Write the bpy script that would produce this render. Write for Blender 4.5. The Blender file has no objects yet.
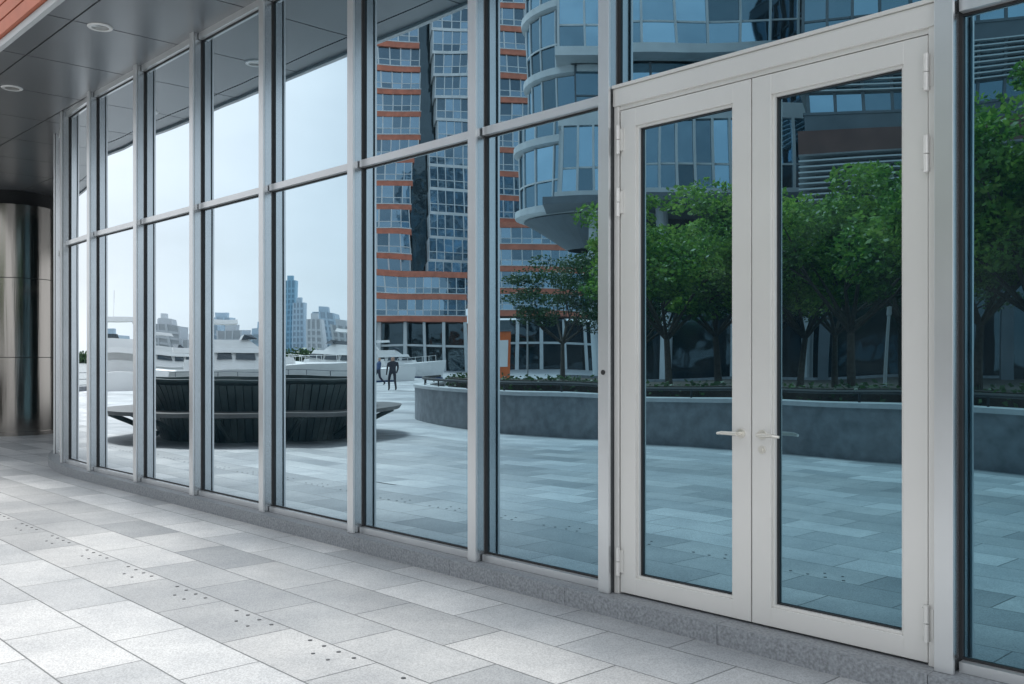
import bpy, math, random
from mathutils import Vector, Matrix
random.seed(7)
GZ=-0.12
PX,PY=2.13,4.72
dx,dy=-0.6815,0.7318
_l=math.hypot(dx,dy); dx/=_l; dy/=_l
nx,ny=dy,-dx     # into the building
def mir(v):
    t=(v[0]-PX)*nx+(v[1]-PY)*ny
    return (v[0]-2*t*nx, v[1]-2*t*ny, v[2])
SA=11.6; RR=7.8
def W(s,o,z):
    if s<=SA:
        return (PX+s*dx-o*nx, PY+s*dy-o*ny, z)
    ph=(s-SA)/RR
    ax,ay=nx*math.cos(ph)+ny*math.sin(ph), -nx*math.sin(ph)+ny*math.cos(ph)
    cx,cy=PX+SA*dx+RR*nx, PY+SA*dy+RR*ny
    return (cx-(RR+o)*ax, cy-(RR+o)*ay, z)
def WS(s,o,z): return (PX+s*dx-o*nx, PY+s*dy-o*ny, z)
def px(x,Y): return ((x-512)/960*Y, Y)

# ---------------------------------------------------------------- materials
def newmat(name):
    m=bpy.data.materials.new(name); m.use_nodes=True
    nt=m.node_tree; 
    return m,nt,nt.nodes["Principled BSDF"]
def N(nt,t,**kw):
    n=nt.nodes.new(t)
    for k,v in kw.items(): setattr(n,k,v)
    return n
def simple(name,col,rough=.5,metal=0.0,var=.15,scale=3.0,bump=0.0,spec=.5):
    m,nt,b=newmat(name)
    g=N(nt,'ShaderNodeNewGeometry'); no=N(nt,'ShaderNodeTexNoise'); no.inputs['Scale'].default_value=scale
    no.inputs['Detail'].default_value=6
    nt.links.new(g.outputs['Position'],no.inputs['Vector'])
    r=N(nt,'ShaderNodeValToRGB'); r.color_ramp.elements[0].position=.3; r.color_ramp.elements[1].position=.7
    r.color_ramp.elements[0].color=tuple(c*(1-var) for c in col)+(1,)
    r.color_ramp.elements[1].color=tuple(min(1,c*(1+var)) for c in col)+(1,)
    nt.links.new(no.outputs['Fac'],r.inputs['Fac']); nt.links.new(r.outputs['Color'],b.inputs['Base Color'])
    b.inputs['Roughness'].default_value=rough; b.inputs['Metallic'].default_value=metal
    b.inputs['Specular IOR Level'].default_value=spec
    if bump:
        bp=N(nt,'ShaderNodeBump'); bp.inputs['Strength'].default_value=bump; bp.inputs['Distance'].default_value=.01
        nt.links.new(no.outputs['Fac'],bp.inputs['Height']); nt.links.new(bp.outputs['Normal'],b.inputs['Normal'])
    return m
def islandmat(name,cols,rough=.5,metal=0,trans=0,spec=.5):
    m,nt,b=newmat(name)
    g=N(nt,'ShaderNodeNewGeometry'); r=N(nt,'ShaderNodeValToRGB')
    el=r.color_ramp.elements
    while len(el)<len(cols): el.new(.5)
    for i,c in enumerate(cols):
        el[i].position=i/(len(cols)-1); el[i].color=tuple(c)+(1,)
    no=N(nt,'ShaderNodeTexNoise'); no.inputs['Scale'].default_value=.9; no.inputs['Detail'].default_value=1
    nt.links.new(g.outputs['Position'],no.inputs['Vector'])
    mr=N(nt,'ShaderNodeMapRange'); mr.inputs[1].default_value=.3; mr.inputs[2].default_value=.68
    nt.links.new(no.outputs['Fac'],mr.inputs[0])
    mxx=N(nt,'ShaderNodeMath',operation='MULTIPLY_ADD'); mxx.inputs[1].default_value=.5
    hf=N(nt,'ShaderNodeMath',operation='MULTIPLY'); hf.inputs[1].default_value=.5
    nt.links.new(g.outputs['Random Per Island'],hf.inputs[0]); nt.links.new(mr.outputs[0],mxx.inputs[0]); nt.links.new(hf.outputs[0],mxx.inputs[2])
    nt.links.new(mxx.outputs[0],r.inputs['Fac']); nt.links.new(r.outputs['Color'],b.inputs['Base Color'])
    b.inputs['Roughness'].default_value=rough; b.inputs['Metallic'].default_value=metal
    b.inputs['Specular IOR Level'].default_value=spec
    if trans:
        t=N(nt,'ShaderNodeBsdfTranslucent'); mx=N(nt,'ShaderNodeMixShader'); mx.inputs[0].default_value=trans
        nt.links.new(r.outputs['Color'],t.inputs['Color'])
        nt.links.new(b.outputs[0],mx.inputs[1]); nt.links.new(t.outputs[0],mx.inputs[2])
        nt.links.new(mx.outputs[0],nt.nodes['Material Output'].inputs['Surface'])
    return m

def facade_glass():
    m=bpy.data.materials.new("coated_glass"); m.use_nodes=True; nt=m.node_tree; nt.nodes.clear()
    out=N(nt,'ShaderNodeOutputMaterial'); g=N(nt,'ShaderNodeNewGeometry')
    dot=N(nt,'ShaderNodeVectorMath',operation='DOT_PRODUCT')
    nt.links.new(g.outputs['Normal'],dot.inputs[0]); nt.links.new(g.outputs['Incoming'],dot.inputs[1])
    ab=N(nt,'ShaderNodeMath',operation='ABSOLUTE'); nt.links.new(dot.outputs['Value'],ab.inputs[0])
    r=N(nt,'ShaderNodeValToRGB'); el=r.color_ramp.elements
    pts=[(0.0,(1,1,1)),(.34,(.74,.81,.86)),(.5,(.52,.64,.71)),(.71,(.26,.41,.495)),(1.0,(.13,.265,.33))]
    while len(el)<len(pts): el.new(.5)
    for e,(p,c) in zip(el,pts): e.position=p; e.color=c+(1,)
    nt.links.new(ab.outputs[0],r.inputs['Fac'])
    mul=N(nt,'ShaderNodeVectorMath',operation='MULTIPLY'); mul.inputs[1].default_value=(1,1,.8)
    nt.links.new(g.outputs['Position'],mul.inputs[0])
    add=N(nt,'ShaderNodeVectorMath',operation='ADD'); 
    rm=N(nt,'ShaderNodeMath',operation='MULTIPLY'); rm.inputs[1].default_value=50
    nt.links.new(g.outputs['Random Per Island'],rm.inputs[0]); nt.links.new(mul.outputs[0],add.inputs[0]); nt.links.new(rm.outputs[0],add.inputs[1])
    no=N(nt,'ShaderNodeTexNoise'); no.inputs['Scale'].default_value=.9; no.inputs['Detail'].default_value=.3
    nt.links.new(add.outputs[0],no.inputs['Vector'])
    bp=N(nt,'ShaderNodeBump'); bp.inputs['Strength'].default_value=1; bp.inputs['Distance'].default_value=.0055
    nt.links.new(no.outputs['Fac'],bp.inputs['Height'])
    gl=N(nt,'ShaderNodeBsdfGlossy'); gl.inputs['Roughness'].default_value=0.0
    nt.links.new(r.outputs['Color'],gl.inputs['Color']); nt.links.new(bp.outputs['Normal'],gl.inputs['Normal'])
    df=N(nt,'ShaderNodeBsdfDiffuse')
    dn=N(nt,'ShaderNodeTexNoise'); dn.inputs['Scale'].default_value=3; dn.inputs['Detail'].default_value=8; nt.links.new(g.outputs['Position'],dn.inputs['Vector'])
    dr=N(nt,'ShaderNodeValToRGB'); dr.color_ramp.elements[0].position=.4; dr.color_ramp.elements[1].position=.75
    dr.color_ramp.elements[0].color=(.003,.008,.012,1); dr.color_ramp.elements[1].color=(.014,.022,.026,1)
    nt.links.new(dn.outputs['Fac'],dr.inputs['Fac']); nt.links.new(dr.outputs['Color'],df.inputs['Color'])
    ad=N(nt,'ShaderNodeAddShader'); nt.links.new(gl.outputs[0],ad.inputs[0]); nt.links.new(df.outputs[0],ad.inputs[1])
    nt.links.new(ad.outputs[0],out.inputs['Surface'])
    return m

def city_glass(name,tint,refl,dark,lo=.45):
    m=bpy.data.materials.new(name); m.use_nodes=True; nt=m.node_tree; nt.nodes.clear()
    out=N(nt,'ShaderNodeOutputMaterial'); g=N(nt,'ShaderNodeNewGeometry')
    r=N(nt,'ShaderNodeValToRGB'); el=r.color_ramp.elements
    el[0].color=tuple(t*lo for t in tint)+(1,); el[1].color=tuple(tint)+(1,)
    nt.links.new(g.outputs['Random Per Island'],r.inputs['Fac'])
    gl=N(nt,'ShaderNodeBsdfGlossy'); gl.inputs['Roughness'].default_value=.04
    nt.links.new(r.outputs['Color'],gl.inputs['Color'])
    no=N(nt,'ShaderNodeTexNoise'); no.inputs['Scale'].default_value=.25; nt.links.new(g.outputs['Position'],no.inputs['Vector'])
    bp=N(nt,'ShaderNodeBump'); bp.inputs['Strength'].default_value=.6; bp.inputs['Distance'].default_value=.15
    nt.links.new(no.outputs['Fac'],bp.inputs['Height']); nt.links.new(bp.outputs['Normal'],gl.inputs['Normal'])
    df=N(nt,'ShaderNodeBsdfDiffuse'); df.inputs['Color'].default_value=tuple(dark)+(1,)
    mx=N(nt,'ShaderNodeMixShader'); mx.inputs[0].default_value=refl
    nt.links.new(df.outputs[0],mx.inputs[1]); nt.links.new(gl.outputs[0],mx.inputs[2])
    nt.links.new(mx.outputs[0],out.inputs['Surface'])
    return m

def paver_mat():
    m,nt,b=newmat("granite_pavers")
    L=nt.links.new
    g=N(nt,'ShaderNodeNewGeometry')
    sub=N(nt,'ShaderNodeVectorMath',operation='SUBTRACT'); sub.inputs[1].default_value=(PX,PY,0); L(g.outputs['Position'],sub.inputs[0])
    ds=N(nt,'ShaderNodeVectorMath',operation='DOT_PRODUCT'); ds.inputs[1].default_value=(dx,dy,0); L(sub.outputs[0],ds.inputs[0])
    do=N(nt,'ShaderNodeVectorMath',operation='DOT_PRODUCT'); do.inputs[1].default_value=(-nx,-ny,0); L(sub.outputs[0],do.inputs[0])
    cb=N(nt,'ShaderNodeCombineXYZ'); L(ds.outputs['Value'],cb.inputs[0]); L(do.outputs['Value'],cb.inputs[1])
    br=N(nt,'ShaderNodeTexBrick'); L(cb.outputs[0],br.inputs['Vector'])
    br.offset=.5; br.inputs['Scale'].default_value=1; br.inputs['Mortar Size'].default_value=.006
    br.inputs['Mortar Smooth'].default_value=.3
    br.inputs['Brick Width'].default_value=.9; br.inputs['Row Height'].default_value=.45
    br.inputs['Color1'].default_value=(.40,.42,.435,1); br.inputs['Color2'].default_value=(.68,.69,.69,1); br.inputs['Mortar'].default_value=(.18,.19,.195,1)
    md=N(nt,'ShaderNodeMath',operation='MODULO'); md.inputs[1].default_value=5.4; L(do.outputs['Value'],md.inputs[0])
    dv=N(nt,'ShaderNodeMath',operation='DIVIDE'); dv.inputs[1].default_value=5.4; L(md.outputs[0],dv.inputs[0])
    r=N(nt,'ShaderNodeValToRGB'); r.color_ramp.interpolation='CONSTANT'; el=r.color_ramp.elements
    for _ in range(2): el.new(.5)
    for e,(p,c) in zip(el,[(0,1.0),(.9/5.4,.78),(2.25/5.4,1.0),(4.05/5.4,.85)]): e.position=p; e.color=(c,c*1.005,c*1.015,1)
    L(dv.outputs[0],r.inputs['Fac'])
    mu=N(nt,'ShaderNodeMix',data_type='RGBA',blend_type='MULTIPLY'); mu.inputs[0].default_value=1
    L(br.outputs['Color'],mu.inputs[6]); L(r.outputs['Color'],mu.inputs[7])
    no=N(nt,'ShaderNodeTexNoise'); no.inputs['Scale'].default_value=.7; no.inputs['Detail'].default_value=9; no.inputs['Roughness'].default_value=.7; L(g.outputs['Position'],no.inputs['Vector'])
    r2=N(nt,'ShaderNodeValToRGB'); r2.color_ramp.elements[0].position=.32; r2.color_ramp.elements[1].position=.62
    r2.color_ramp.elements[0].color=(.70,.72,.74,1); r2.color_ramp.elements[1].color=(1.05,1.05,1.04,1); L(no.outputs['Fac'],r2.inputs['Fac'])
    mu2=N(nt,'ShaderNodeMix',data_type='RGBA',blend_type='MULTIPLY'); mu2.inputs[0].default_value=1
    L(mu.outputs[2],mu2.inputs[6]); L(r2.outputs['Color'],mu2.inputs[7])
    sp=N(nt,'ShaderNodeTexNoise'); sp.inputs['Scale'].default_value=120; sp.inputs['Detail'].default_value=2; L(g.outputs['Position'],sp.inputs['Vector'])
    r3=N(nt,'ShaderNodeValToRGB'); r3.color_ramp.elements[0].position=.35; r3.color_ramp.elements[1].position=.6
    r3.color_ramp.elements[0].color=(.70,.70,.71,1); r3.color_ramp.elements[1].color=(1.06,1.06,1.06,1); L(sp.outputs['Fac'],r3.inputs['Fac'])
    mu3=N(nt,'ShaderNodeMix',data_type='RGBA',blend_type='MULTIPLY'); mu3.inputs[0].default_value=1
    L(mu2.outputs[2],mu3.inputs[6]); L(r3.outputs['Color'],mu3.inputs[7])
    L(mu3.outputs[2],b.inputs['Base Color'])
    b.inputs['Roughness'].default_value=.5
    bp=N(nt,'ShaderNodeBump',invert=True); bp.inputs['Strength'].default_value=.5; bp.inputs['Distance'].default_value=.004
    L(br.outputs['Fac'],bp.inputs['Height']); L(bp.outputs['Normal'],b.inputs['Normal'])
    return m

M_glass=facade_glass()
M_alu=simple("silver_aluminium",(.56,.59,.61),.26,.9,.06,1.5)
M_alu2=simple("mullion_cap_aluminium",(.70,.72,.73),.30,.65,.05,2)
M_gasket=simple("rubber_gasket",(.02,.022,.024),.6)
M_stud=simple("drain_stud_metal",(.08,.085,.09),.5,.3)
M_white=simple("pale_silver_door_frame",(.74,.735,.71),.30,.25,.03,2)
M_steel=simple("satin_steel",(.78,.76,.70),.34,.9,.05)
M_granite=simple("curb_granite",(.27,.29,.31),.5,0,.32,60,.2)
M_soffit=simple("soffit_metal_panel",(.23,.245,.26),.30,.5,.08,.6)
M_dark=simple("dark_void",(.02,.022,.025),.7)
M_terra=simple("terracotta_cladding",(.54,.17,.10),.6,0,.2,1.2)
M_pav=paver_mat()
M_stone=simple("grey_granite_wall",(.24,.255,.275),.6,0,.25,5,.2)
M_cap=simple("granite_cap",(.58,.60,.61),.5,0,.1,6)
M_bronze=simple("dark_bronze_slats",(.05,.07,.07),.4,.2,.25,4)
M_soil=simple("soil",(.05,.04,.03),.9,0,.3,10)
M_leaf=islandmat("leaves",[(.022,.07,.016),(.075,.20,.035),(.22,.40,.06),(.42,.56,.12)],.5,0,.42)
M_leafd=islandmat("dark_leaves",[(.014,.035,.014),(.045,.10,.03),(.08,.16,.045)],.5,0,.3)
M_bark=simple("bark",(.10,.08,.062),.9,0,.3,12,.5)
M_gl_t=city_glass("tower_glass",(.42,.60,.76),.62,(.03,.05,.06),.35)
M_gl_o=city_glass("office_glass",(.44,.66,.82),.8,(.02,.05,.06),.2)
M_gl_d=city_glass("shop_glass",(.25,.33,.38),.35,(.012,.02,.024))
M_lgrey=simple("light_grey_frame",(.60,.62,.63),.5,.2,.08,1)
M_mgrey=simple("mid_grey_panel",(.13,.15,.17),.5,.2,.12,1)
M_brown=simple("brown_red_panel",(.16,.075,.06),.6,0,.15,1)
M_gel=simple("white_gelcoat",(.82,.82,.81),.25,0,.03,1)
M_tint=simple("boat_window_tint",(.05,.065,.08),.1,0,.03,1)
M_blueh=simple("blue_hull_stripe",(.03,.07,.18),.3)
M_orange=simple("orange_sign_paint",(.65,.14,.03),.5)

# ---------------------------------------------------------------- mesh builder
class MB:
    def __init__(s): s.v=[]; s.f=[]; s.m=[]
    def add(s,vs,fs,mi=0):
        b=len(s.v); s.v+= [tuple(v) for v in vs]
        for f in fs: s.f.append(tuple(b+i for i in f)); s.m.append(mi)
    def hexa(s,p,mi=0):
        s.add(p,[(3,2,1,0),(4,5,6,7),(0,1,5,4),(1,2,6,5),(2,3,7,6),(3,0,4,7)],mi)
    def box(s,c,sz,rot=0,mi=0,org=(0,0)):
        hx,hy,hz=sz[0]/2,sz[1]/2,sz[2]/2; cr,sr=math.cos(rot),math.sin(rot); P=[]
        for z in (-hz,hz):
            for x,y in ((-hx,-hy),(hx,-hy),(hx,hy),(-hx,hy)):
                X,Y=c[0]+x,c[1]+y
                P.append((org[0]+X*cr-Y*sr,org[1]+X*sr+Y*cr,c[2]+z))
        s.hexa(P,mi)
    def wbox(s,s0,s1,o0,o1,z0,z1,mi=0,fn=W,n=None):
        if n is None: n=1 if (s1<=SA or s1-s0<.3 or fn is WS) else max(1,int((s1-max(s0,SA))/.4)+1)
        for i in range(n):
            a=s0+(s1-s0)*i/n; c=s0+(s1-s0)*(i+1)/n
            s.hexa([fn(a,o1,z0),fn(a,o0,z0),fn(c,o0,z0),fn(c,o1,z0),fn(a,o1,z1),fn(a,o0,z1),fn(c,o0,z1),fn(c,o1,z1)],mi)
    def cyl(s,p0,p1,r0,r1=None,n=12,mi=0,cap=True):
        r1=r0 if r1 is None else r1
        a=Vector(p0); b=Vector(p1); d=(b-a).normalized()
        u=d.orthogonal().normalized(); w=d.cross(u); vs=[]
        for q,r in ((a,r0),(b,r1)):
            for i in range(n):
                t=2*math.pi*i/n; vs.append(tuple(q+u*(r*math.cos(t))+w*(r*math.sin(t))))
        fs=[(i,(i+1)%n,n+(i+1)%n,n+i) for i in range(n)]
        if cap: fs+= [tuple(range(n-1,-1,-1)),tuple(range(n,2*n))]
        s.add(vs,fs,mi)
    def lathe(s,c,prof,n=48,mi=0):
        vs=[]; fs=[]
        for r,z in prof:
            for i in range(n):
                t=2*math.pi*i/n; vs.append((c[0]+r*math.cos(t),c[1]+r*math.sin(t),z))
        for k in range(len(prof)-1):
            for i in range(n): fs.append((k*n+i,k*n+(i+1)%n,(k+1)*n+(i+1)%n,(k+1)*n+i))
        s.add(vs,fs,mi)
    def build(s,name,mats,mirror=False,parent=None,smooth=False,bevel=0):
        vs=[mir(v) for v in s.v] if mirror else s.v
        fs=[f[::-1] for f in s.f] if mirror else s.f
        xs=[v[0] for v in vs]; ys=[v[1] for v in vs]; z0=min(v[2] for v in vs)
        c=((min(xs)+max(xs))/2,(min(ys)+max(ys))/2,z0)
        me=bpy.data.meshes.new(name)
        me.from_pydata([(v[0]-c[0],v[1]-c[1],v[2]-c[2]) for v in vs],[],fs)
        for mt in mats: me.materials.append(mt)
        me.polygons.foreach_set('material_index',s.m)
        if smooth: me.polygons.foreach_set('use_smooth',[True]*len(fs))
        me.update()
        if smooth: me.set_sharp_from_angle(angle=math.radians(35))
        ob=bpy.data.objects.new(name,me); bpy.context.scene.collection.objects.link(ob); ob.location=c
        if bevel:
            b=ob.modifiers.new('bevel','BEVEL'); b.width=bevel; b.segments=2; b.limit_method='ANGLE'
        if parent:
            ob.parent=parent; ob.matrix_parent_inverse=parent.matrix_world.inverted()
        return ob
def empty(name,loc=(0,0,0)):
    e=bpy.data.objects.new(name,None); bpy.context.scene.collection.objects.link(e); e.location=loc
    bpy.context.view_layer.update(); return e

# ---------------------------------------------------------------- ground
g=MB(); S=2500; g.add([(-S,-S,GZ),(S,-S,GZ),(S,S,GZ),(-S,S,GZ)],[(0,1,2,3)]); g.build("plaza_pavement",[M_pav])
st=MB()
s=-3.0
while s<16:
    for j in range(4):
        p=WS(s+j*.15,1.85,GZ)
        st.cyl((p[0],p[1],GZ-.01),(p[0],p[1],GZ+.003),.013,n=10)
        if j<2:
            p=WS(s+.07+j*.15,1.97,GZ); st.cyl((p[0],p[1],GZ-.01),(p[0],p[1],GZ+.003),.011,n=10)
    s+=.9
st.build("pavement_drain_studs",[M_stud])
ds_=MB(); ds_.wbox(8.2,9.3,2.66,2.69,GZ+.001,GZ+.004,0,fn=WS); ds_.build("slot_drain",[M_stud])

# ---------------------------------------------------------------- glass facade building
B=empty("glass_facade_building",W(5,0,0))
mull=[-3.2,-1.6,-.045,2.125,3.43,5.05,6.63,8.21,9.80,11.4,12.75,14.3,15.9,17.5,19.0,20.5]
ZT=5.13
a=MB()
for s in mull:
    a.wbox(s-.030,s+.030,-.04,.10,.0,ZT,0)
    a.wbox(s-.034,s+.034,.1,.108,.0,ZT,1)
    a.wbox(s-.045,s+.045,.108,.128,.0,ZT,2)
    for q in (-1,1):
        a.wbox(s+q*.038-.008,s+q*.038+.008,-.04,.022,.0,ZT,1)
a.build("mullions",[M_alu,M_gasket,M_alu2],parent=B,bevel=.0015)
t=MB(); gl=MB(); gk=MB()
for i in range(len(mull)-1):
    a0,a1=mull[i]+.046,mull[i+1]-.046
    door=abs(mull[i]+.045)<.001
    t.wbox(a0,a1,.0,.06,ZT-.07,ZT,0,n=1)
    if door:
        t.wbox(a0,a1,-.02,.085,3.13,3.24,1)
        t.wbox(a0,a1,.0,.10,3.243,3.262,1)
    else:
        t.wbox(a0,a1,.0,.06,3.175,3.235,0,n=1); t.wbox(a0,a1,.0,.06,0,.05,0,n=1)
    for (z0,z1) in ((.05,3.175),(3.235,ZT-.07)) if not door else ((3.262,ZT-.07),):
        for (u0,u1,w0,w1) in ((a0,a1,z0,z0+.012),(a0,a1,z1-.012,z1)):
            gk.wbox(u0,u1,.0,.014,w0,w1,0,n=1)
        j=[random.uniform(-.0018,.0018) for _ in range(3)]
        A=W(a0,.004+j[0],z0); Bq=W(a1,.004+j[1],z0); C=W(a1,.004+j[1]+j[2],z1); D=W(a0,.004+j[0]+j[2],z1)
        gl.add([A,Bq,C,D],[(0,1,2,3)])
t.build("transoms",[M_alu2,M_white],parent=B); gk.build("glazing_gaskets",[M_gasket],parent=B); gl.build("glass_panes",[M_glass],parent=B)
c=MB(); s=-6.0
while s<21:
    e=s+1.2
    c.wbox(s+.002,e-.002,-.3,.2,GZ,-.002,0,n=1 if e<SA else 3); s=e
c.wbox(-6,21,-.28,.194,GZ,-.008,1,n=70)
c.build("granite_curb",[M_granite,M_dark],parent=B)
so=MB()
so.wbox(-7,30,-16,1.49,ZT+.05,ZT+.3,1,fn=WS)
si=-6.4-.89
while si<30:
    o=1.5
    for k,wd in enumerate((.28,1.18,1.6,1.6,1.6,1.6,1.6,1.6,1.6,1.6)):
        so.wbox(si+.010,si+1.590,o-wd+.010,o-.010 if k else o,ZT,ZT+.045,0,fn=WS); o-=wd
    si+=1.6
so.build("soffit_panels",[M_soffit,M_dark],parent=B)
dl=MB()
for k in range(-3,6):
    p=WS(8.71+3.2*k,.93,ZT)
    dl.lathe(p,[(.09,ZT-.012),(.125,ZT-.014),(.135,ZT-.002)],28,0)
    dl.lathe(p,[(.0,ZT-.003),(.06,ZT-.003),(.09,ZT-.012)],28,1)
dl.build("soffit_downlights",[simple("downlight_trim",(.75,.75,.74),.3,.1),simple("downlight_lens",(.45,.45,.43),.15,.4)],parent=B,smooth=True)
fa=MB()
fa.wbox(-7,30,1.502,1.56,ZT-.03,ZT+.05,1,fn=WS); z=ZT+.062
for k in range(16):
    fa.wbox(-7,30,1.502,1.60,z,z+.15,0,fn=WS); fa.wbox(-7,30,1.502,1.575,z+.15,z+.172,2,fn=WS); z+=.172
fa.wbox(-7,30,-16,1.5,ZT+.3,z,1,fn=WS)
fa.build("canopy_fascia",[M_terra,M_lgrey,M_dark],parent=B)
en=MB(); en.wbox(25,25.4,-16,1.4,GZ,ZT,0,fn=WS); en.build("end_wall",[simple("dark_stone_wall",(.07,.065,.06),.5)],parent=B)
core=MB(); core.wbox(-6.9,11,-8,-.35,GZ,ZT,0,fn=WS); core.build("interior_core",[M_dark],parent=B)

# steel column
m,nt,b=newmat("brushed_stainless"); b.inputs['Metallic'].default_value=1; b.inputs['Base Color'].default_value=(.34,.32,.295,1)
tn=N(nt,'ShaderNodeTexNoise'); tn.inputs['Scale'].default_value=1; tn.inputs['Detail'].default_value=5; tcn=N(nt,'ShaderNodeTexCoord'); mpn=N(nt,'ShaderNodeMapping'); mpn.inputs['Scale'].default_value=(7,7,.25)
nt.links.new(tcn.outputs['Object'],mpn.inputs[0]); nt.links.new(mpn.outputs[0],tn.inputs['Vector'])
mr=N(nt,'ShaderNodeMapRange'); mr.inputs[3].default_value=.10; mr.inputs[4].default_value=.25; nt.links.new(tn.outputs['Fac'],mr.inputs[0]); nt.links.new(mr.outputs[0],b.inputs['Roughness'])
bq=N(nt,'ShaderNodeBump'); bq.inputs['Distance'].default_value=.02; bq.inputs['Strength'].default_value=.5; nt.links.new(tn.outputs['Fac'],bq.inputs['Height']); nt.links.new(bq.outputs['Normal'],b.inputs['Normal'])
col=MB(); cc=(-11.02,21.2); CR=.84
col.lathe(cc,[(CR,GZ),(CR,ZT-.3)],96,0); col.lathe(cc,[(CR+.05,GZ),(CR+.05,GZ+.08),(CR,GZ+.08)],64,0)
col.lathe(cc,[(CR-.06,ZT-.3),(CR-.06,ZT)],64,1); col.lathe(cc,[(CR,ZT-.3),(CR-.06,ZT-.3)],64,0)
for zz in (1.55,3.25): col.lathe(cc,[(CR,zz),(CR+.003,zz),(CR+.003,zz+.014),(CR,zz+.014)],96,1)
col.build("stainless_steel_column",[m,M_dark],smooth=True)

# ---------------------------------------------------------------- double door
D=empty("double_glass_door",W(1.09,.0,0))
fr=MB()
fr.wbox(.003,.050,-.02,.075,0,3.13,0); fr.wbox(2.04,2.078,-.02,.075,0,3.13,0)
fr.wbox(.050,2.04,-.02,.06,3.105,3.13,0)
fr.build("door_frame",[M_white],parent=D,bevel=.002)
for nm,(s0,s1) in (("right_leaf",(.058,1.056)),("left_leaf",(1.064,2.032))):
    lf=MB(); w=.122
    lf.wbox(s0,s0+w,.0,.065,.012,3.098,0); lf.wbox(s1-w,s1,.0,.065,.012,3.098,0)
    lf.wbox(s0+w,s1-w,.0,.064,.012,.118,0); lf.wbox(s0+w,s1-w,.0,.064,2.985,3.098,0)
    for q in ((s0+w,s0+w+.016,.118,2.985),(s1-w-.016,s1-w,.118,2.985)): lf.wbox(q[0],q[1],.0,.048,q[2],q[3],0)
    lf.wbox(s0+w+.016,s1-w-.016,.0,.048,.118,.134,0); lf.wbox(s0+w+.016,s1-w-.016,.0,.048,2.969,2.985,0)
    for q in ((s0+w+.016,s0+w+.022,.134,2.969),(s1-w-.022,s1-w-.016,.134,2.969)): lf.wbox(q[0],q[1],.0,.030,q[2],q[3],1)
    lf.wbox(s0+w+.022,s1-w-.022,.0,.030,.134,.140,1); lf.wbox(s0+w+.022,s1-w-.022,.0,.030,2.963,2.969,1)
    lf.build(nm,[M_white,M_gasket],parent=D,bevel=.0015)
    gg=MB(); j=random.uniform(-.001,.001)
    gg.add([W(s0+w+.02,.012+j,.136),W(s1-w-.02,.012-j,.136),W(s1-w-.02,.012-j,2.967),W(s0+w+.02,.012+j,2.967)],[(0,1,2,3)])
    gg.build(nm+"_glass",[M_glass],parent=D)
hd=MB()
for sc,dr in ((.990,-1),(1.127,1)):
    hd.cyl(W(sc,.065,1.08),W(sc,.073,1.08),.027,n=20); hd.cyl(W(sc,.07,1.08),W(sc,.12,1.08),.011)
    hd.cyl(W(sc,.115,1.08),W(sc+dr*.10,.12,1.08),.012,.011); hd.cyl(W(sc+dr*.098,.12,1.08),W(sc+dr*.135,.108,1.075),.011,.008)
hd.cyl(W(.990,.065,.995),W(.990,.072,.995),.022,n=20)
hd.cyl(W(.990,.072,.995),W(.990,.078,.995),.009,n=12)
hd.build("lever_handles",[M_steel],parent=D,smooth=True)
hg=MB()
for s in (.054,2.036):
    for z0,z1 in ((.12,.30),(2.42,2.60),(2.82,3.0)):
        hg.cyl(W(s,.088,z0),W(s,.088,(z0+z1)/2-.002),.014,n=14); hg.cyl(W(s,.088,(z0+z1)/2+.002),W(s,.088,z1),.014,n=14)
        hg.wbox(s-.03,s+.03,.066,.078,z0+.02,z1-.02)
hg.build("hinges",[M_white],parent=D,smooth=True)
lk=MB(); lk.cyl(W(2.125,.128,1.42),W(2.125,.134,1.42),.016,n=16); lk.build("mullion_plug",[M_gasket],parent=B)

# ---------------------------------------------------------------- the plaza opposite (seen in the glass)
pts=[(-2.4,30),(-2.76,26.6),(-2.55,25.2),(-2.0,24.0),(-.72,21.9),(1.78,19.4),(3.4,17.8),(5.98,15.2),(7.6,13.4),(10,10.5),(13,6.5),(16,2)]
def smoothp(p,it=3):
    for _ in range(it):
        q=[p[0]]
        for a_,b_ in zip(p,p[1:]):
            q.append((a_[0]*.75+b_[0]*.25,a_[1]*.75+b_[1]*.25)); q.append((a_[0]*.25+b_[0]*.75,a_[1]*.25+b_[1]*.75))
        q.append(p[-1]); p=q
    return p
pp=smoothp(pts,2)
def offs(p,w):
    r=[]
    for i in range(len(p)):
        a_=p[max(0,i-1)]; b_=p[min(len(p)-1,i+1)]
        tx,ty=b_[0]-a_[0],b_[1]-a_[1]; l=math.hypot(tx,ty); r.append((p[i][0]-ty/l*w,p[i][1]+tx/l*w))
    return r
def strip(mb,p,w0,w1,z0,z1,mi):
    A=offs(p,w0); Bq=offs(p,w1)
    vs=[]; 
    for a_,b_ in zip(A,Bq): vs+=[(a_[0],a_[1],z0),(b_[0],b_[1],z0),(b_[0],b_[1],z1),(a_[0],a_[1],z1)]
    fs=[]
    for i in range(len(A)-1):
        k=4*i
        for q in range(4): fs.append((k+q,k+4+q,k+4+(q+1)%4,k+(q+1)%4))
    fs+=[(0,1,2,3),(len(vs)-1,len(vs)-2,len(vs)-3,len(vs)-4)]
    mb.add(vs,fs,mi)
pw=MB()
strip(pw,pp,0,.4,GZ,.72,0); strip(pw,pp,-.04,.46,.722,.80,1)
A=offs(pp,.4); vs=[(a_[0],a_[1],.6) for a_ in A]+[(30,20,.6),(30,45,.6),(2,45,.6)]
pw.add(vs,[tuple(range(len(vs)))],2)
strip(pw,[(2,45),(30,45)],0,.3,GZ,.72,0)
pw.build("planter_wall",[M_stone,M_cap,M_soil],mirror=True)
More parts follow.
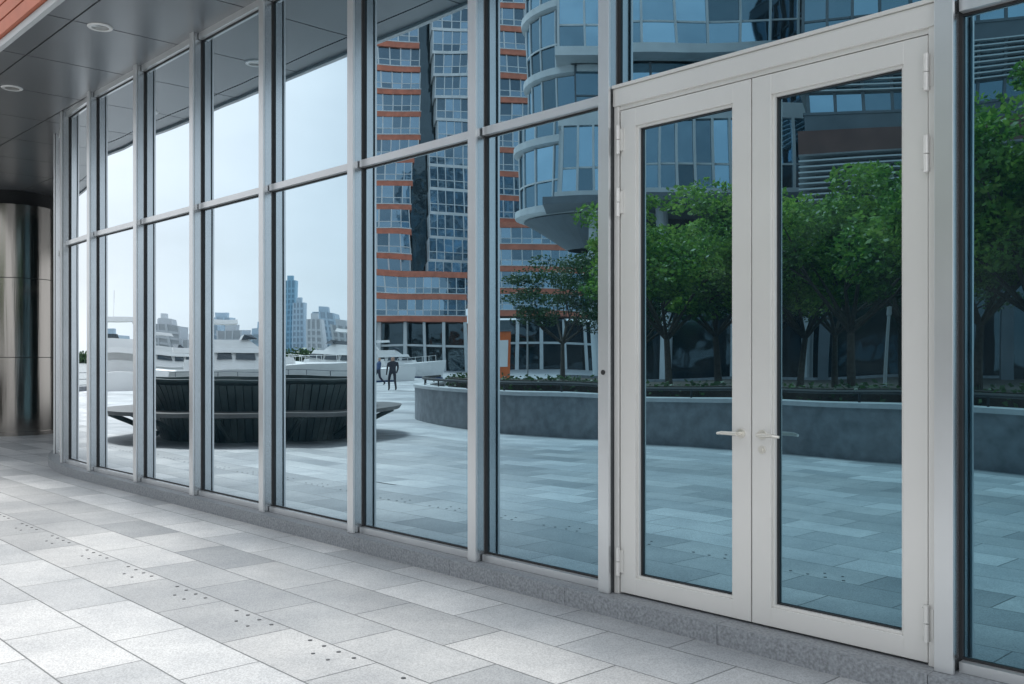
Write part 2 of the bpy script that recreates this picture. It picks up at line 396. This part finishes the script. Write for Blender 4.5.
rl=MB(); R0=offs(pp,.25)
for a_,b_ in zip(R0,R0[1:]):
    rl.cyl((a_[0],a_[1],.97),(b_[0],b_[1],.97),.035,n=8)
acc=0
for a_,b_ in zip(R0,R0[1:]):
    acc+=math.hypot(b_[0]-a_[0],b_[1]-a_[1])
    if acc>1.3: rl.cyl((a_[0],a_[1],.78),(a_[0],a_[1],.97),.02,n=8); acc=0
rl.build("black_handrail",[M_gasket],mirror=True,smooth=True)

def leaves(mb,c,r,n,sz,mi):
    for _ in range(n):
        while True:
            p=[random.uniform(-1,1) for _ in range(3)]
            q=p[0]**2+p[1]**2+p[2]**2
            if q<1 and random.random()<.35+.65*q: break
        p=Vector((c[0]+p[0]*r[0],c[1]+p[1]*r[1],c[2]+p[2]*r[2]))
        u=Vector((random.gauss(0,1),random.gauss(0,1),random.gauss(0,.6))).normalized(); w=u.orthogonal().normalized()
        w=(Matrix.Rotation(random.uniform(0,6.28),3,u)@w); a_=sz*random.uniform(.6,1.3)
        mb.add([p-u*a_*.5,p+w*a_*.28,p+u*a_*.5,p-w*a_*.28],[(0,1,2,3)],mi)
def hedge(name,path,w0,w1,z0,z1,n,sz=.12,mat=M_leafd):
    mb=MB(); strip(mb,path,w0+.12,w1-.12,z0,z1-.12,1)
    A=offs(path,(w0+w1)/2); L=[0]
    for a_,b_ in zip(A,A[1:]): L.append(L[-1]+math.hypot(b_[0]-a_[0],b_[1]-a_[1]))
    for _ in range(n):
        d=random.uniform(0,L[-1]); i=max(k for k in range(len(L)-1) if L[k]<=d); f=(d-L[i])/(L[i+1]-L[i]+1e-9)
        x=A[i][0]*(1-f)+A[i+1][0]*f; y=A[i][1]*(1-f)+A[i+1][1]*f
        leaves(mb,(x,y,random.uniform(z0,z1-.1)),((w1-w0)/2,(w1-w0)/2,.13),3,sz,0)
    return mb.build(name,[mat,M_soil],mirror=True)
hedge("clipped_hedge",pp[4:],.9,1.9,.6,1.12,3600)

def tree_mesh(name,H,R,seed,mat,nl=9000,cb=.42):
    random.seed(seed); mb=MB()
    th=H*cb*.75; lean=(random.uniform(-.15,.15),random.uniform(-.15,.15))
    fork=Vector((lean[0],lean[1],th))
    mb.cyl((0,0,-.05),tuple(fork*.5),.13*H/6,.10*H/6,10,1,False); mb.cyl(tuple(fork*.5),tuple(fork),.10*H/6,.085*H/6,10,1,False)
    cl=[]
    nb=7
    for i in range(nb):
        an=i*2*math.pi/nb*1.0+random.uniform(-.4,.4); el=random.uniform(.5,1.25)
        L=random.uniform(.5,.75)*R
        mid=fork+Vector((math.cos(an)*L*.6,math.sin(an)*L*.6,(H-th)*.28*el))
        mb.cyl(tuple(fork),tuple(mid),.06*H/6,.04*H/6,7,1,False)
        for j in range(3):
            a2=an+random.uniform(-.8,.8)
            e=mid+Vector((math.cos(a2)*R*.4*random.uniform(.5,1.1),math.sin(a2)*R*.4*random.uniform(.5,1.1),(H-th)*random.uniform(.05,.42)))
            mb.cyl(tuple(mid),tuple(e),.035*H/6,.012,5,1,False); cl.append(e)
    for k in range(24):
        an=random.uniform(0,6.28); rr=R*math.sqrt(random.random())*.95; zz=H*cb+ (H*(1-cb))*random.uniform(.10,.97)
        lim=math.sqrt(max(.05,1-((zz-(H*(1+cb)/2))/(H*(1-cb)/2))**2)); rr=min(rr,R*lim)
        cl.append(Vector((math.cos(an)*rr,math.sin(an)*rr,zz)))
    per=nl//len(cl)
    for e in cl:
        r=R*random.uniform(.17,.35)
        leaves(mb,e,(r,r,r*.5),per,.15*H/6,0)
    me=bpy.data.meshes.new(name); me.from_pydata(mb.v,[],mb.f)
    me.materials.append(mat); me.materials.append(M_bark); me.polygons.foreach_set('material_index',mb.m); me.update()
    return me
TA=tree_mesh("tree_a",5.6,2.5,1,M_leaf,15000,.38); TB=tree_mesh("tree_b",5.9,2.4,2,M_leaf,15000,.38); TC=tree_mesh("tree_c",5.2,2.2,5,M_leafd,7000)
def tree(me,xp,Y,sc,z=.58,rot=0,name="broadleaf_tree"):
    X,Yv=px(xp,Y); p=mir((X,Yv,z)); ob=bpy.data.objects.new(name,me); bpy.context.scene.collection.objects.link(ob)
    ob.location=p; ob.scale=(sc,sc,sc); ob.rotation_euler=(0,0,rot)
for i,(me,xp,Y,sc) in enumerate([(TA,672,25,.95),(TB,722,27.5,.98),(TC,560,33,.85),(TB,800,24.5,.90),(TA,858,21.5,.95),(TB,905,24,1.02),(TA,985,18,.98),(TB,1045,17,1.0),(TC,755,31,1.0),(TB,765,29,.98),(TC,840,30,1.05),(TC,625,33,.95),(TC,950,29,1.1),(TC,640,29,.85),(TA,1120,16,1.0)]):
    tree(me,xp,Y,sc,rot=i*1.3)
random.seed(11)

# round planter with bench
pl=MB(); pc=px(258,20.8)
pl.lathe(pc,[(1.95,GZ),(2.4,1.02),(2.5,1.08),(2.5,1.12),(2.25,1.12),(2.25,1.0),(0.01,1.0)],64,0)
for i in range(96):
    t_=2*math.pi*i/96; ct,stn=math.cos(t_),math.sin(t_)
    def q(r,w,z): return (pc[0]+r*ct-w*stn,pc[1]+r*stn+w*ct,z)
    pl.hexa([q(2.0,-.055,GZ),q(2.04,-.055,GZ),q(2.04,.055,GZ),q(2.0,.055,GZ),q(2.40,-.07,1.01),q(2.46,-.07,1.01),q(2.46,.07,1.01),q(2.40,.07,1.01)],0)
pl.lathe(pc,[(2.2,.36),(3.05,.42),(3.09,.5),(2.25,.5)],64,1)
for i in range(12):
    t_=2*math.pi*i/12; pl.cyl((pc[0]+2.1*math.cos(t_),pc[1]+2.1*math.sin(t_),GZ+.1),(pc[0]+2.95*math.cos(t_),pc[1]+2.95*math.sin(t_),.42),.05,n=8,mi=0)
pl.build("round_planter_bench",[M_bronze,simple("bench_slab",(.10,.10,.10),.5)],mirror=True,smooth=True)

# water + far shore
wm,nt,b=newmat("river_water"); b.inputs['Base Color'].default_value=(.10,.13,.13,1); b.inputs['Roughness'].default_value=.12
no=N(nt,'ShaderNodeTexNoise'); no.inputs['Scale'].default_value=1.2; bp=N(nt,'ShaderNodeBump'); bp.inputs['Distance'].default_value=.12; bp.inputs['Strength'].default_value=.6
gg_=N(nt,'ShaderNodeNewGeometry'); nt.links.new(gg_.outputs['Position'],no.inputs['Vector']); nt.links.new(no.outputs['Fac'],bp.inputs['Height']); nt.links.new(bp.outputs['Normal'],b.inputs['Normal'])
w=MB(); w.add([(-9,60,GZ+.01),(-90,620,GZ+.01),(-900,620,GZ+.01),(-600,30,GZ+.01),(-30,46,GZ+.01)],[(0,1,2,3,4)]); w.build("river_water",[wm],mirror=True)
q_=MB(); strip(q_,[(-9,59.6),(-30,45.6),(-60,42)],0,.35,GZ,GZ+.25,0); q_.build("quay_edge",[M_stone],mirror=True)
qr=MB()
for i in range(40):
    f=i/39; x=-9-42*f; y=59.2-14*min(1,f*2)-3*max(0,f*2-1)
    qr.cyl((x,y,GZ),(x,y,.85),.03,n=6)
    if i: 
        for zz in (.85,.5,.2): qr.cyl((lx,ly,zz),(x,y,zz),.02,n=6)
    lx,ly=x,y
qr.build("quay_railing",[M_mgrey],mirror=True)

def yacht(xp,Y,L,rot):
    X,Yv=px(xp,Y); mb=MB(); Wd=L*.30; nS=14; rows=[]
    for i in range(nS+1):
        u=i/nS; hw=Wd/2*(1-max(0,(u-.45)/.55)**2.2)*(.92+.08*min(1,u*4)); zd=.95+.55*u**2; 
        rows.append([(u*L-L/2,0,-.3),(u*L-L/2+.12*L*u**3*.2,hw*.75,-.1),(u*L-L/2+.015*L*u**3,hw*.8,.12),(u*L-L/2+.06*L*u**3,hw,zd),(u*L-L/2+.06*L*u**3,hw*.93,zd+.05),(u*L-L/2+.06*L*u**3,0,zd+.08)])
    vs=[];k=6
    for r in rows: vs+=r
    for r in rows: vs+=[(p[0],-p[1],p[2]) for p in r]
    off=len(rows)*k; f1=[];f2=[]
    for i in range(nS):
        for j in range(k-1):
            a_=i*k+j; f=(a_,a_+k,a_+k+1,a_+1); (f2 if j==1 else f1).append(f)
            a_+=off; (f2 if j==1 else f1).append((a_+1,a_+k+1,a_+k,a_))
    f1.append((0,1,2,3,4,5)); f1.append((off+5,off+4,off+3,off+2,off+1,off))
    def tr(p): 
        c_,s_=math.cos(rot),math.sin(rot); return (X+p[0]*c_-p[1]*s_,Yv+p[0]*s_+p[1]*c_,p[2]+GZ)
    vs=[tr(v) for v in vs]; mb.add(vs,f1,0); mb.add(vs,f2,1)
    def slab(x0,x1,hw0,hw1,z0,z1,rk0,rk1,mi):
        P=[(x0,-hw0,z0),(x1,-hw1,z0),(x1,hw1,z0),(x0,hw0,z0),(x0+rk0,-hw0*.92,z1),(x1-rk1,-hw1*.85,z1),(x1-rk1,hw1*.85,z1),(x0+rk0,hw0*.92,z1)]
        mb.hexa([tr(p) for p in P],mi)
    h=L*.085
    slab(-L*.30,L*.24,Wd*.40,Wd*.26,1.0,1.0+h*.65,.05,.2,0)
    for w_ in range(4):
        slab(-L*.25+L*.11*w_,-L*.25+L*.11*w_+L*.09,Wd*(.392-.03*w_),Wd*(.362-.03*w_),1.0+h*.65,1.0+h*1.05,.05,.05,2)
    slab(-L*.26,L*.18,Wd*.36,Wd*.22,1.0+h*.65,1.0+h*1.05,.05,L*.05,0)
    slab(-L*.36,L*.15,Wd*.42,Wd*.26,1.0+h*1.05,1.0+h*1.35,.0,.15,0)
    slab(-L*.22,L*.08,Wd*.30,Wd*.2,1.0+h*1.35,1.0+h*1.85,.1,L*.05,0)
    slab(-L*.0,L*.07,Wd*.26,Wd*.18,1.0+h*1.85,1.0+h*2.15,.15,L*.03,2)
    for sg_ in (-1,1): mb.cyl(tr((-L*.26,sg_*Wd*.34,1.0+h*1.35)),tr((-L*.18,sg_*Wd*.26,1.0+h*2.9)),.09,n=6)
    slab(-L*.23,-L*.02,Wd*.30,Wd*.26,1+h*2.8,1+h*3.05,.05,.05,0)
    mb.cyl(tr((-L*.15,0,1+h*3.0)),tr((-L*.16,0,1+h*4.6)),.03,n=6)
    for i in range(6):
        u=.55+.08*i; hw=Wd/2*(1-max(0,(u-.45)/.55)**2.2)*.93; zd=.95+.55*u*u
        for sg_ in (-1,1):
            mb.cyl(tr((u*L-L/2,sg_*hw,zd)),tr((u*L-L/2,sg_*hw,zd+.5)),.015,n=5)
            if i: mb.cyl(tr((lu*L-L/2,sg_*lh,lz+.5)),tr((u*L-L/2,sg_*hw,zd+.5)),.015,n=5)
        lu,lh,lz=u,hw,zd
    mb.build("motor_yacht",[M_gel,M_blueh,M_tint],mirror=True)
yacht(108,56,11.5,2.2); yacht(245,61,12.5,.35); yacht(338,69,11,2.7); yacht(172,80,11,.6); yacht(392,78,8.5,.1); yacht(55,62,11,2.4)

def dist(name,xp0,xp1,yt,Y,col,top=0):
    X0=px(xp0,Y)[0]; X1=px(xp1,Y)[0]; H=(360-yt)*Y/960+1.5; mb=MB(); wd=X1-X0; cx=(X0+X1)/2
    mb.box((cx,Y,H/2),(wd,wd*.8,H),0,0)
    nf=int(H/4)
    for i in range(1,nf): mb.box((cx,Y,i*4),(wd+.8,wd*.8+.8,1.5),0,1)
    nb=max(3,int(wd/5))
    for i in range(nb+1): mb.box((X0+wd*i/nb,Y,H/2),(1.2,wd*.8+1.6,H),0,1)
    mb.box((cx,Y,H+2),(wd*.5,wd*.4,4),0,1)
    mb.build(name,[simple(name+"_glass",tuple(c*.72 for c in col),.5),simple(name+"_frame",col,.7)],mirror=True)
hz=(.46,.57,.66); bl=(.28,.47,.60); bg=(.56,.59,.62); wh=(.64,.67,.70)  # skyline colours paled and blued, distance haze painted into them
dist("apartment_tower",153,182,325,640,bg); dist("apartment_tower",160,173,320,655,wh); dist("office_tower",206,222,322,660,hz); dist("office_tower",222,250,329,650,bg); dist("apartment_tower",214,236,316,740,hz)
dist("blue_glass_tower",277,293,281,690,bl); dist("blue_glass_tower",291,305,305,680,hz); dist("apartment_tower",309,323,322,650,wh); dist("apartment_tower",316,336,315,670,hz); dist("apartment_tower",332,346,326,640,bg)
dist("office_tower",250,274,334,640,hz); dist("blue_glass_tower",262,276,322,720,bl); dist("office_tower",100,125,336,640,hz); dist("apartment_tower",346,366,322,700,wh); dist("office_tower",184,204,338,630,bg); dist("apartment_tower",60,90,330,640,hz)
tl=MB()
for i in range(1500):
    x=-420+360*random.random(); h=random.uniform(3,9)
    leaves(tl,(x,622+random.uniform(-4,4),h*.5+GZ),(3.5,3,h*.55),7,3.2,0)
tl.build("distant_tree_line",[M_leafd],mirror=True)

# towers
def facade_block(mb,c,w,d,z0,z1,rot,fh,bay,band,bm,fm,gm,bandp=.18,finw=.14,finp=.12,sub=True,zig=0):
    O=(c[0],c[1]); 
    nf=max(1,round((z1-z0)/fh)); fh=(z1-z0)/nf
    nbx=max(1,round(w/bay)); nby=max(1,round(d/bay))
    for f in range(nf):
        zb=z0+f*fh
        sh=zig*math.sin(f*.45+c[0]*.1)
        def bx(x,y,z,sx,sy,sz,mi): mb.box((x+sh,y+sh,z),(sx,sy,sz),rot,mi,O)
        bx(0,0,zb+band/2,w+2*bandp,d+2*bandp,band,bm)
        if bm==1 and gm==0: bx(0,0,zb+band+.06,w+2*bandp+.1,d+2*bandp+.1,.12,fm)
        gh=fh-band
        for i in range(nbx):
            bw=w/nbx
            bx(-w/2+bw*(i+.5),0,zb+band+gh*.68,bw-.03,d,gh*.64-.004,gm)
            bx(-w/2+bw*(i+.5),0,zb+band+gh*.18,bw-.03,d,gh*.36-.004,gm)
        for i in range(nbx+1):
            for sy in (-1,1): bx(-w/2+w*i/nbx,sy*(d/2+finp/2),zb+fh/2,finw,finp,fh-.002,fm)
        for i in range(1,nby):
            for sx in (-1,1): bx(sx*(w/2+finp/2),-d/2+d*i/nby,zb+fh/2,finp,finw,fh-.002,fm)
        if sub:
            for sy in (-1,1): bx(0,sy*(d/2+.03),zb+band+gh*.36,w,.06,.10,fm)
            for sx in (-1,1): bx(sx*(w/2+.03),0,zb+band+gh*.36,.06,d,.10,fm)
    mb.box((0,0,z1+.4),(w+.5,d+.5,.8),rot,bm,O)
tw=MB(); r=.16
facade_block(tw,(-18.2,141),6.4,14,9,82,r,3.25,1.28,.75,1,2,0,zig=.6)
tw.box((0,0,42),(4,12,80),r,3,(-13.2,143))
facade_block(tw,(-9.0,140.5),6.6,14,9,76,r,3.25,1.3,.4,2,2,0,.1,zig=.6)
facade_block(tw,(-1.6,141),6.6,14,14,80,r,3.25,1.28,.75,1,2,0,zig=.6)
tw.box((0,0,40),(5,12,76),r,3,(4.0,144))
facade_block(tw,(9.0,146),7,14,14,70,r,3.25,1.3,.4,2,2,0,.1)
facade_block(tw,(-13.5,134),15.5,8,6.8,13,r*.6,3.1,1.3,.8,1,2,0)
facade_block(tw,(6.5,134),20,8,7.2,19.5,-.10,3.1,1.3,.8,1,2,0)
tw.box((0,0,3.3),(38,8,6.9),0,3,(-2,138))
for i in range(13): tw.box((0,0,3.3),(.45,.8,6.9),0,2,(-21+3.1*i,130.8))
tw.box((0,0,3.4),(38,.3,.3),0,2,(-2,130.9))
tw.build("terracotta_banded_tower",[M_gl_t,M_terra,M_lgrey,M_gl_d],mirror=True)

of=MB(); r2=-.10
facade_block(of,(14,60),21,14,10.6,14.6,r2,4.0,.95,.35,2,2,0,.35,.14,.25,True)
facade_block(of,(14.3,61),20,13,14.6,18.6,r2,4.0,2.2,1.1,3,3,0,.12,.1,.1,True)
facade_block(of,(14,60),21.5,14,18.6,42,r2,3.9,1.6,.5,2,2,0,.25,.12,.2,True)
of.box((0,0,10.4),(23,16,.4),r2,3,(14,60))
of.box((0,0,5.2),(19,8,10.6),r2,1,(15,63))
for i in range(6): 
    x=5+4*i; of.cyl((x,55.2-.1*(x-14),GZ),(x,55.2-.1*(x-14),10.3),.35,n=14,mi=2)
ec=(5.2,60.2); NF=20
for f in range(8):
    z0=10.6+3.95*f
    if f==0: of.lathe(ec,[(1.5,z0-2.2),(4.4,z0-.5)],36,3)
    of.lathe(ec,[(4.3,z0-.45),(4.9,z0-.3),(4.9,z0+.1),(4.6,z0+.1)],36,2)
    for i in range(NF):
        t0=2*math.pi*i/NF; t1=2*math.pi*(i+1)/NF-.01
        c0,s0_,c1,s1_=math.cos(t0),math.sin(t0),math.cos(t1),math.sin(t1)
        for za,zb in ((z0+.1,z0+1.5),(z0+1.54,z0+3.5)):
            of.add([(ec[0]+4.55*c0,ec[1]+4.55*s0_,za),(ec[0]+4.55*c1,ec[1]+4.55*s1_,za),(ec[0]+4.55*c1,ec[1]+4.55*s1_,zb),(ec[0]+4.55*c0,ec[1]+4.55*s0_,zb)],[(0,1,2,3)],0)
        of.cyl((ec[0]+4.58*c0,ec[1]+4.58*s0_,z0+.1),(ec[0]+4.58*c0,ec[1]+4.58*s0_,z0+3.5),.07,n=5,mi=2)
    of.lathe(ec,[(4.6,z0+1.48),(4.64,z0+1.48),(4.64,z0+1.58),(4.6,z0+1.58)],40,2)
of.build("glass_office_building",[M_gl_o,M_gl_d,M_lgrey,M_mgrey],mirror=True)
lv=MB(); r3=-.35
facade_block(lv,(24,47),18,10,12.2,30,r3,3.6,1.2,.7,1,1,0,.2,.14,.15,True)
lv.box((0,0,11.6),(19,11,1.1),r3,2,(24,47))
for i in range(9): lv.box((0,0,9.0+i*.26),(19,11,.07),r3,3,(24,47))
lv.box((0,0,9.8),(17.5,9.5,2.4),r3,1,(24,47))
lv.box((0,0,4.2),(16,7,8.6),r3,4,(24.5,48.5))
for i in range(5): lv.box((-8+4*i,-5,4.3),(.5,.5,8.9),r3,1,(24,47))
for i in range(8): lv.box((0,0,14.0+i*.24),(18.7,10.7,.06),r3,3,(24,47))
lv.build("louvred_office_wing",[M_gl_o,M_mgrey,M_brown,M_lgrey,M_gl_d],mirror=True)

def lamp(xp,Y,H):
    x,y=px(xp,Y); mb=MB(); mb.cyl((x,y,GZ),(x,y,GZ+.25),.09,.08,12); mb.cyl((x,y,GZ+.25),(x,y,H),.035,.028,10); mb.lathe((x,y),[(.028,H),(.045,H+.02),(.045,H+.16),(.05,H+.18),(.001,H+.2)],16)
    mb.build("street_lamp",[M_lgrey],mirror=True,smooth=True)
lamp(527,34,3.1); lamp(887,19,2.3)
sg=MB(); x,y=px(503,44); sg.box((x,y,GZ+.1),(1.0,.6,.2),0,1); sg.box((x,y,1.35),(.75,.3,2.7),0,0); sg.box((x,y-.157,1.7),(.55,.012,1.2),0,2); sg.box((x,y,2.74),(.85,.4,.08),0,1)
sg.build("information_pillar",[M_orange,M_mgrey,M_gel],mirror=True,bevel=.01)

def person(xp,Y,face,top,leg,ph=1):
    x,y=px(xp,Y); loc=mir((x,y,GZ))
    V=[(0,0,.95),(0,0,1.15),(0,0.01,1.38),(0,.02,1.50),(0,.03,1.62),(0,.035,1.71),
       (.09,0,.92),(.10,.20*ph,.52),(.10,.06*ph,.09),(.10,.20*ph,.04),
       (-.09,0,.92),(-.10,-.06*ph,.50),(-.10,-.36*ph,.13),(-.10,-.28*ph,.03),
       (.19,0,1.40),(.24,-.08*ph,1.12),(.23,.06*ph,.88),(.23,.10*ph,.79),
       (-.19,0,1.40),(-.24,.06*ph,1.12),(-.23,.26*ph,.93),(-.23,.32*ph,.86)]
    R=[.15,.13,.15,.055,.095,.085,.09,.065,.045,.04,.09,.065,.045,.04,.07,.045,.035,.035,.07,.045,.035,.035]
    E=[(0,1),(1,2),(2,3),(3,4),(4,5),(0,6),(6,7),(7,8),(8,9),(0,10),(10,11),(11,12),(12,13),(2,14),(14,15),(15,16),(16,17),(2,18),(18,19),(19,20),(20,21)]
    me=bpy.data.meshes.new("walking_person"); me.from_pydata(V,E,[]); ob=bpy.data.objects.new("walking_person",me); bpy.context.scene.collection.objects.link(ob)
    ob.location=loc; ob.rotation_euler=(0,0,face)
    md=ob.modifiers.new('skin','SKIN'); 
    for i,sv in enumerate(me.skin_vertices[0].data): sv.radius=(R[i],R[i]*.85); sv.use_root=(i==0)
    ss=ob.modifiers.new('sub','SUBSURF'); ss.levels=2; ss.render_levels=2
    m,nt,b=newmat("person_clothes"); tc=N(nt,'ShaderNodeTexCoord'); sp=N(nt,'ShaderNodeSeparateXYZ'); nt.links.new(tc.outputs['Object'],sp.inputs[0])
    dv=N(nt,'ShaderNodeMath',operation='DIVIDE'); dv.inputs[1].default_value=1.85; nt.links.new(sp.outputs['Z'],dv.inputs[0])
    rp=N(nt,'ShaderNodeValToRGB'); rp.color_ramp.interpolation='CONSTANT'; el=rp.color_ramp.elements
    pts=[(0,(.02,.02,.02)),(.05,leg),(.53,top),(.81,(.42,.26,.19)),(.93,(.02,.015,.012))]
    while len(el)<len(pts): el.new(.5)
    for e,(p,c_) in zip(el,pts): e.position=p; e.color=tuple(c_)+(1,)
    nt.links.new(dv.outputs[0],rp.inputs['Fac']); nt.links.new(rp.outputs['Color'],b.inputs['Base Color']); b.inputs['Roughness'].default_value=.8
    me.materials.append(m)
person(393,48,1.2,(.03,.03,.04),(.02,.02,.03)); person(381,58,2.6,(.05,.09,.2),(.03,.03,.05),-1)

# ---------------------------------------------------------------- light
wd=bpy.data.worlds.new("World"); bpy.context.scene.world=wd; wd.use_nodes=True; nt=wd.node_tree
bgn=nt.nodes['Background']; sk=N(nt,'ShaderNodeTexSky'); sk.sky_type='NISHITA'; sk.sun_disc=False
el_=math.radians(56); az=math.atan2(-.8,.55)
sk.sun_elevation=el_; sk.sun_rotation=az; sk.dust_density=3
tc=N(nt,'ShaderNodeTexCoord'); no=N(nt,'ShaderNodeTexNoise'); no.inputs['Scale'].default_value=2.4; no.inputs['Detail'].default_value=7
mp=N(nt,'ShaderNodeMapping'); mp.inputs['Scale'].default_value=(1,1,3); nt.links.new(tc.outputs['Generated'],mp.inputs[0]); nt.links.new(mp.outputs[0],no.inputs['Vector'])
rp=N(nt,'ShaderNodeValToRGB'); rp.color_ramp.elements[0].position=.36; rp.color_ramp.elements[1].position=.66
rp.color_ramp.elements[0].color=(.68,.68,.68,1); rp.color_ramp.elements[1].color=(.98,.98,.98,1); nt.links.new(no.outputs['Fac'],rp.inputs['Fac'])
mx=N(nt,'ShaderNodeMix',data_type='RGBA'); nt.links.new(rp.outputs['Color'],mx.inputs[0]); nt.links.new(sk.outputs[0],mx.inputs[6]); mx.inputs[7].default_value=(13.4,13.8,14.4,1)
nt.links.new(mx.outputs[2],bgn.inputs['Color']); bgn.inputs['Strength'].default_value=.096
sl=bpy.data.lights.new("sun","SUN"); sl.energy=4.2; sl.angle=math.radians(12); sl.color=(1,.97,.93); so_=bpy.data.objects.new("sun",sl); bpy.context.scene.collection.objects.link(so_)
dv=Vector((math.sin(az)*math.cos(el_),math.cos(az)*math.cos(el_),math.sin(el_))); so_.rotation_euler=dv.to_track_quat('Z','Y').to_euler()

cam=bpy.data.cameras.new("camera"); co=bpy.data.objects.new("camera",cam); bpy.context.scene.collection.objects.link(co)
co.location=(0,0,1.5); co.rotation_euler=(math.radians(90),0,0); cam.lens=33.75; cam.sensor_width=36; cam.shift_y=18/1024; cam.clip_end=5000; cam.clip_start=.05
bpy.context.scene.camera=co
bpy.context.scene.view_settings.view_transform='Standard'; bpy.context.scene.view_settings.look='None'
